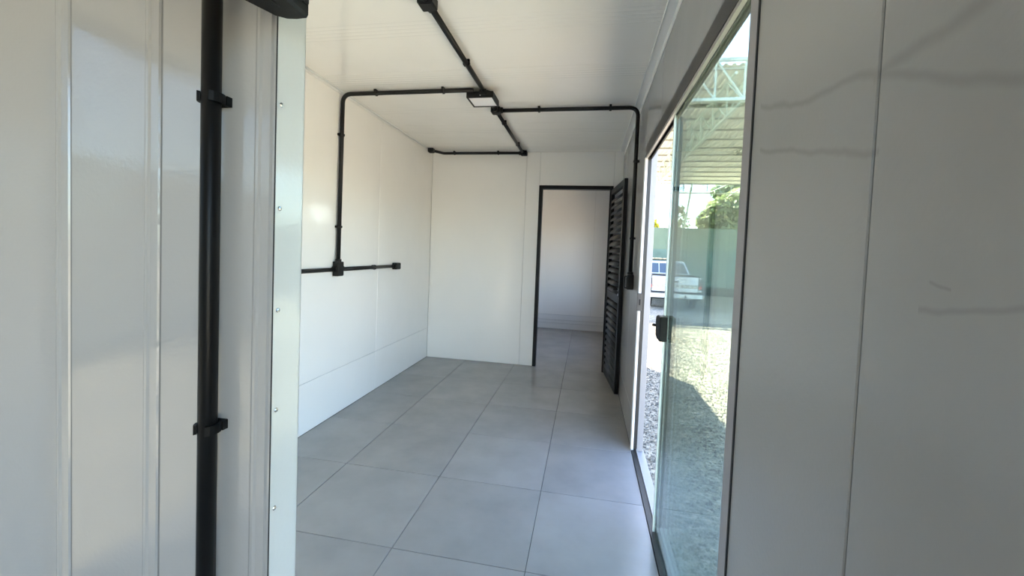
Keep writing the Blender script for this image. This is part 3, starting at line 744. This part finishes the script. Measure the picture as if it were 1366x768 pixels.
tree('tree', (10.5, 34, GZ), [(9.5, 34, 3.0, 1.3, .7, 500), (11.5, 34, 3.1, 1.3, .8, 600), (13.2, 34, 3.0, 1.4, .8, 600)], 'low olive hedge just showing over the fence top', M['leaf'], .26, trunk=.08)

# ------------------------------------------------------------------ pickup truck, seen from behind
TKY, TX0, TX1 = 14.0, 2.02, 3.63
tk = empty('pickup_truck', ((TX0+TX1)/2, TKY, GZ)); tag(tk, 'white pickup truck parked tail-on under the shed outside', 'truck')
tk.rotation_euler = (0, 0, math.radians(-1.5))
hw = (TX1-TX0)/2
def tp(name, bm, m, par=None, smooth=False): return obj(name, bm, m, par or tk, smooth)
def tb(name, b, m, bev=.01, par=None, seg=2): return box(name, b, m, par or tk, bev, seg)
# heights above ground: bumper .31-.55, tailgate .68-1.10, roof 1.58
bm = bmesh.new()
side = [(.02, .62), (.02, 1.08), (1.75, 1.10), (1.75, .50), (1.35, .50), (1.28, .66), (1.12, .80), (.88, .84), (.64, .80), (.50, .66), (.44, .52)]
for s in (-1, 1):
    bm = bmesh.new(); prism(bm, side, 0, s*hw, s*(hw-.07)); tp('bed_side', bm, M['truckwhite'])
tb('bed_floor', (-hw+.05, hw-.05, .05, 1.75, .62, .68), M['under'], 0)
tb('bed_cover', (-hw+.03, hw-.03, .06, 1.74, 1.06, 1.105), M['tyre'])
tg = tb('tailgate', (-hw+.10, hw-.10, -.01, .05, .60, 1.09), M['truckwhite'], .015)
bd = tb('stripe_band', (-hw+.11, hw-.11, -.018, -.008, .735, .835), M['band'], .003, tg)
for i in range(9):
    x = -.60+i*.15
    tb('letter', (x-.032, x+.032, -.023, -.017, .758, .812), M['letter'], .002, tg, 1)
tb('badge', (-hw+.17, -hw+.38, -.016, -.009, .955, .985), M['bluegrey'], .002, tg, 1)
tb('badge', (hw-.40, hw-.20, -.016, -.009, .955, .985), M['bluegrey'], .002, tg, 1)
tb('tailgate_handle', (-.09, .09, -.02, -.008, .90, .95), M['under'], .004, tg)
for s in (-1, 1):
    a, b = sorted((s*hw, s*(hw-.095)))
    l1 = tb('tail_lamp', (a, b, -.02, .05, .70, 1.03), M['tyre'], .008)
    tb('lens', (a+.008, b-.008, -.028, -.018, .71, .82), M['lampred'], .004, l1)
bp_ = tb('rear_bumper', (-hw-.01, hw+.01, -.16, .0, .40, .56), M['bumper'], .03, None, 3)
tb('step', (-hw+.05, hw-.05, -.175, -.01, .555, .575), M['tyre'], .004, bp_)
for x in (-.28, .30):
    bm = bmesh.new(); tube(bm, [(x, -.175, .47), (x, -.15, .47)], .04, 12); tp('bumper_lamp', bm, M['tyre'], bp_)
tb('plate', (-.06, .20, -.172, -.158, .43, .53), M['letter'], .003, bp_)
tb('lower_valance', (-hw+.05, hw-.05, -.02, .30, .36, .60), M['under'], .01)
# cab
cab = [(1.78, .50), (1.78, 1.12), (1.98, 1.55), (2.10, 1.58), (2.85, 1.57), (3.35, 1.13), (4.35, 1.02), (4.55, .85), (4.55, .50), (4.30, .50), (4.2, .70), (3.95, .80), (3.7, .70), (3.6, .45), (1.9, .42)]
bm = bmesh.new()
L = []
for xx, top in ((-1, 1), (1, 1)):
    L.append([bm.verts.new((xx*(hw-(max(0, z-1.10)*.42)), yv, z)) for yv, z in cab])
n = len(cab)
bm.faces.new(L[0]); bm.faces.new(L[1][::-1])
for i in range(n): bm.faces.new((L[0][i], L[1][i], L[1][(i+1) % n], L[0][(i+1) % n]))
bmesh.ops.recalc_face_normals(bm, faces=bm.faces[:]); tp('cab', bm, M['truckwhite'])
# rear window: split into panes, lying on the sloping back of the cab
def rw(x0, x1, x2, x3, m, name):
    bm = bmesh.new(); zb2, zt2 = 1.14, 1.49
    def yy(z): return 1.78+(z-1.12)/(1.55-1.12)*.20-.012
    A = [bm.verts.new((x0, yy(zb2), zb2)), bm.verts.new((x1, yy(zb2), zb2)), bm.verts.new((x2, yy(zt2), zt2)), bm.verts.new((x3, yy(zt2), zt2))]
    B = [bm.verts.new(v.co+Vector((0, .02, 0))) for v in A]
    bm.faces.new(A); bm.faces.new(B[::-1])
    for i in range(4): bm.faces.new((A[i], B[i], B[(i+1) % 4], A[(i+1) % 4]))
    bmesh.ops.recalc_face_normals(bm, faces=bm.faces[:]); return tp(name, bm, m)
rw(-.72, -.27, -.27, -.60, M['carglass'], 'rear_window'); rw(-.24, .24, .24, -.24, M['carglass'], 'rear_window'); rw(.27, .72, .60, .27, M['carglass'], 'rear_window')
for s in (-1, 1):
    bm = bmesh.new(); prism(bm, [(2.12, 1.14), (2.20, 1.50), (2.80, 1.50), (3.15, 1.14)], 0, s*(hw-.035), s*(hw-.13)); o = tp('side_window', bm, M['carglass'])
    tb('mirror', (s*(hw+.08)-.07, s*(hw+.08)+.07, 3.0, 3.07, 1.08, 1.24), M['tyre'], .015)
# roof load: rack with timber
rk = tb('roof_rack', (-hw+.16, hw-.16, 2.1, 2.14, 1.60, 1.63), M['tyre'], .004)
tb('cross_bar', (-hw+.16, hw-.16, 2.6, 2.64, 1.60, 1.63), M['tyre'], .004, rk)
for i, x in enumerate((-.55, -.46, -.36, -.2, -.08, .12)):
    tb('load', (x-.03, x+.03, 1.95, 3.0+.1*i, 1.632, 1.672+.01*(i % 2)), M['wood'], .004, rk, 1)
wh = None
for (x, yv) in ((-hw+.10, .88), (hw-.10, .88), (-hw+.10, 3.95), (hw-.10, 3.95)):
    bm = bmesh.new(); rr, wd = .33, .10
    prof = [(rr-.12, -wd), (rr-.03, -wd), (rr, -wd+.03), (rr, wd-.03), (rr-.03, wd), (rr-.12, wd)]
    K = 24; ring = [[bm.verts.new((px, r_2*math.cos(2*math.pi*k/K), r_2*math.sin(2*math.pi*k/K))) for r_2, px in prof] for k in range(K)]
    for k in range(K):
        A, B = ring[k], ring[(k+1) % K]
        for q in range(len(prof)-1): bm.faces.new((A[q], A[q+1], B[q+1], B[q]))
    bmesh.ops.recalc_face_normals(bm, faces=bm.faces[:])
    o = tp('wheel', bm, M['tyre'], None, True); o.location = (x, yv, rr)
    bm = bmesh.new(); tube(bm, [(-.07, 0, 0), (.07, 0, 0)], rr-.115, 20); h_ = obj('hub', bm, M['bumper'], o)
